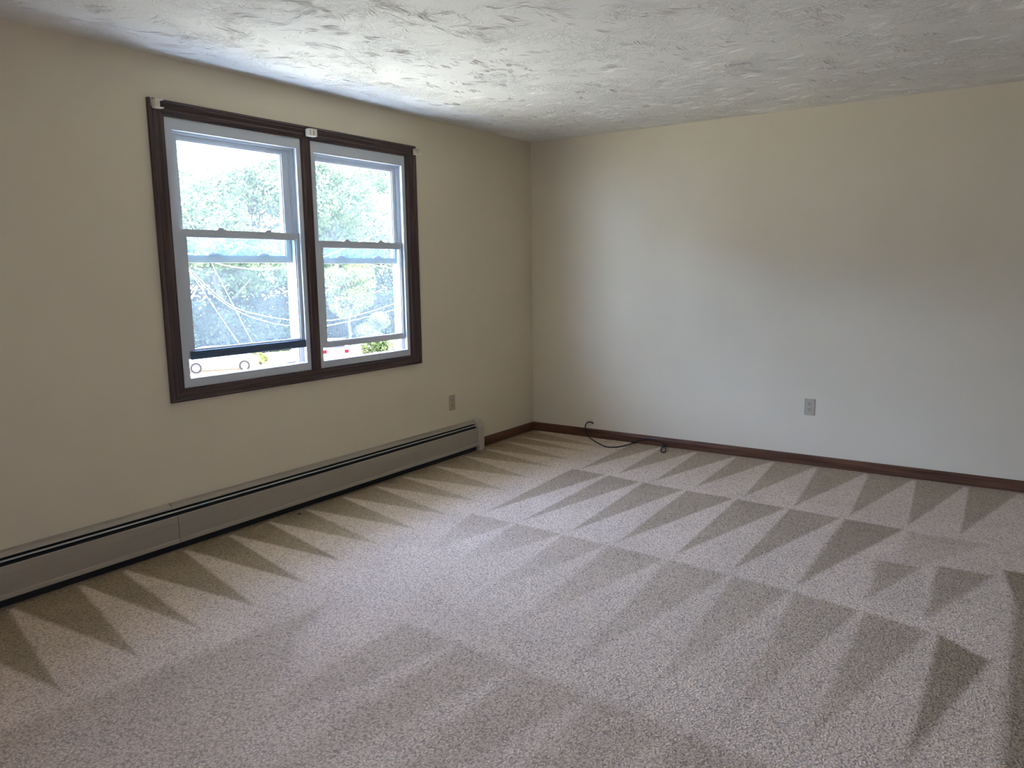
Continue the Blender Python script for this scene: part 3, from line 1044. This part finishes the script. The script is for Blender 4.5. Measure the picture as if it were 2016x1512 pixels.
# cars on the paving
def car(name, label, x, y, rz, paint, rear_only=False):
    root = empty(name, (x, y, GZ), label, 'car')
    root.rotation_euler = (0, 0, rz)

    def part(mb, nm, mt, parent, bev=0.0, sm=False):
        o = mb.build(nm, mt, None, bev, sm)
        o.parent = parent
        return o
    side = [(-2.2, 0.35), (-2.25, 0.62), (-2.18, 0.92), (-1.75, 1.00), (-1.15, 1.42), (-0.4, 1.48), (0.45, 1.44), (1.05, 0.98), (1.95, 0.86),
            (2.22, 0.66), (2.2, 0.35)]
    b_ = MB()
    n = len(side)
    vs = []
    for yy, inset in ((-0.86, 0.0), (-0.70, 0.0), (0.70, 0.0), (0.86, 0.0)):
        for px, pz in side:
            yv = yy
            if abs(yy) > 0.8 and pz > 0.97:
                yv = yy * (1 - (pz - 0.97) * 0.42)
            vs.append((px, yv, pz))
    fs = []
    for k in range(3):
        for i in range(n):
            fs.append((k * n + i, k * n + (i + 1) % n, (k + 1) * n + (i + 1) % n, (k + 1) * n + i))
    fs += [tuple(range(n))[::-1], tuple(range(3 * n, 4 * n))]
    b_.add(vs, fs)
    body = part(b_, 'body', M[paint], root, 0.05, True)
    for sgn in (-1, 1):
        g_ = MB().prism([(-1.45, 1.02), (-1.05, 1.36), (-0.1, 1.39), (0.38, 1.36), (0.85, 1.02)], 1, min(sgn * 0.80, sgn * 0.862), max(sgn * 0.80, sgn * 0.862))
        part(g_, 'side_window', M['car_glass'], root)
    part(MB().add([(1.10, -0.62, 0.985), (1.10, 0.62, 0.985), (0.50, 0.56, 1.435), (0.50, -0.56, 1.435),
                   (1.07, -0.62, 0.97), (1.07, 0.62, 0.97), (0.47, 0.56, 1.42), (0.47, -0.56, 1.42)],
                  [(0, 1, 2, 3), (7, 6, 5, 4), (0, 4, 5, 1), (1, 5, 6, 2), (2, 6, 7, 3), (3, 7, 4, 0)]), 'windscreen', M['car_glass'], root)
    part(MB().add([(-1.80, -0.62, 1.005), (-1.80, 0.62, 1.005), (-1.18, 0.56, 1.435), (-1.18, -0.56, 1.435),
                   (-1.77, -0.62, 0.99), (-1.77, 0.62, 0.99), (-1.15, 0.56, 1.42), (-1.15, -0.56, 1.42)],
                  [(0, 1, 2, 3), (7, 6, 5, 4), (0, 4, 5, 1), (1, 5, 6, 2), (2, 6, 7, 3), (3, 7, 4, 0)]), 'rear_window', M['car_glass'], root)
    for wx in (-1.35, 1.38):
        for wy in (-0.80, 0.80):
            pr = [(wx + 0.33 * math.cos(2 * PI * i / 24), 0.33 + 0.33 * math.sin(2 * PI * i / 24)) for i in range(24)]
            wh = part(MB().prism(pr, 1, wy - 0.11, wy + 0.11), 'wheel', M['tyre'], root, 0.03)
            pr = [(wx + 0.20 * math.cos(2 * PI * i / 20), 0.33 + 0.20 * math.sin(2 * PI * i / 20)) for i in range(20)]
            part(MB().prism(pr, 1, wy - 0.118, wy + 0.118), 'hubcap', M['car_silver'], wh)
    for sgn in (-1, 1):
        a_, c_ = sorted((sgn * 0.55, sgn * 0.84))
        part(MB().box(-2.30, -2.17, a_, c_, 0.68, 0.92), 'tail_lamp', M['red_lamp'], root, 0.02)
        part(MB().box(2.10, 2.235, a_, c_, 0.62, 0.78), 'headlamp', M['car_silver'], root, 0.02)
    return root


car('parked_car', 'white car, one wheel showing in the gap under the left raised sash', 22.34, 37.45, math.radians(-33.5), 'car_white')
car('parked_car', 'white car seen from behind, red tail lamps in the gap under the right raised sash', 29.72, 35.28, math.radians(48), 'car_white')


# utility poles and overhead wires
def pole(x, y, top, label):
    p_ = empty('utility_pole', (x, y, GZ), label, 'pole')
    MB().tube([(x, y, GZ), (x, y, top)], [0.16, 0.12], 12).build('shaft', M['bark'], p_, smooth=True)
    MB().box(x - 0.06, x + 0.06, y - 1.1, y + 1.1, top - 0.9, top - 0.76).build('crossarm', M['bark'], p_)


AX, AY, BX, BY = 1.1, 11.0, 19.5, 12.0
pole(AX, AY, 8.9, 'wooden utility pole holding the left ends of the overhead wires, behind the wall')
pole(BX, BY, 8.0, 'wooden utility pole holding the right ends of the overhead wires, behind the wall')


def wire(name, label, pts, r):
    o = MB().tube(smooth_path(pts, 6), r, 6).build(name, M['wire'], None, smooth=True)
    tag(o, label, 'wire', 'overhead wires')
    return o


wire('overhead_wire', 'upper of the two pale wires sagging across the lower panes',
     [(AX, AY, 4.0), (1.9, 10.4, 2.95), (2.93, 10, 1.75), (3.243, 10, 1.482), (3.842, 10, 0.925), (4.411, 10, 0.602), (5.579, 10, 0.342),
      (6.653, 10, 0.264), (7.537, 10, 0.331), (8.775, 10, 0.532), (10.16, 10, 0.876), (13, 10.3, 1.9), (BX, BY, 4.9)], 0.0042)
wire('overhead_wire', 'lower of the two pale wires sagging across the lower panes',
     [(AX, AY, 3.8), (1.9, 10.4, 2.85), (2.932, 10, 1.72), (3.241, 10, 1.43), (3.73, 10, 0.95), (4.288, 10, 0.590), (4.897, 10, 0.362),
      (5.57, 10, 0.219), (6.646, 10, 0.147), (8.768, 10, 0.391), (10.15, 10, 0.674), (13, 10.3, 1.6), (BX, BY, 4.4)], 0.0042)
wire('overhead_wire', 'long wire sloping down to the right just above the meeting rails',
     [(AX, AY, 2.95), (3.747, 12, 2.352), (5.115, 12, 2.159), (7.116, 12, 1.874), (9.956, 12, 1.579), (10.906, 12, 1.476), (13, 12, 1.33),
      (BX, BY, 1.5)], 0.006)
wire('overhead_wire', 'thick pale wire dipping behind the left meeting rail and rising in the right window half',
     [(AX, AY, 4.4), (5.278, 14, 2.104), (5.936, 14, 1.867), (6.623, 14, 1.628), (7.38, 14, 1.507), (7.944, 14, 1.476), (8.769, 14, 1.541),
      (9.943, 14, 1.757), (11.756, 14, 2.327), (12.93, 14, 2.726), (15.157, 14, 3.598), (BX, BY, 6.0)], 0.010)
wire('guy_wire', 'straight guy wire slanting to the ground, nearer the left edge of the left pane',
     [(AX, AY, 5.55), (2.6, 11, 3.35), (3.656, 11, 1.778), (4.949, 11, -0.163), (7.85, 11, -4.52)], 0.0029)
wire('guy_wire', 'straight guy wire slanting to the ground near the middle of the left pane',
     [(AX, AY, 8.1), (3.1, 11, 4.2), (4.215, 11, 1.993), (5.26, 11, -0.087), (7.49, 11, -4.52)], 0.0029)
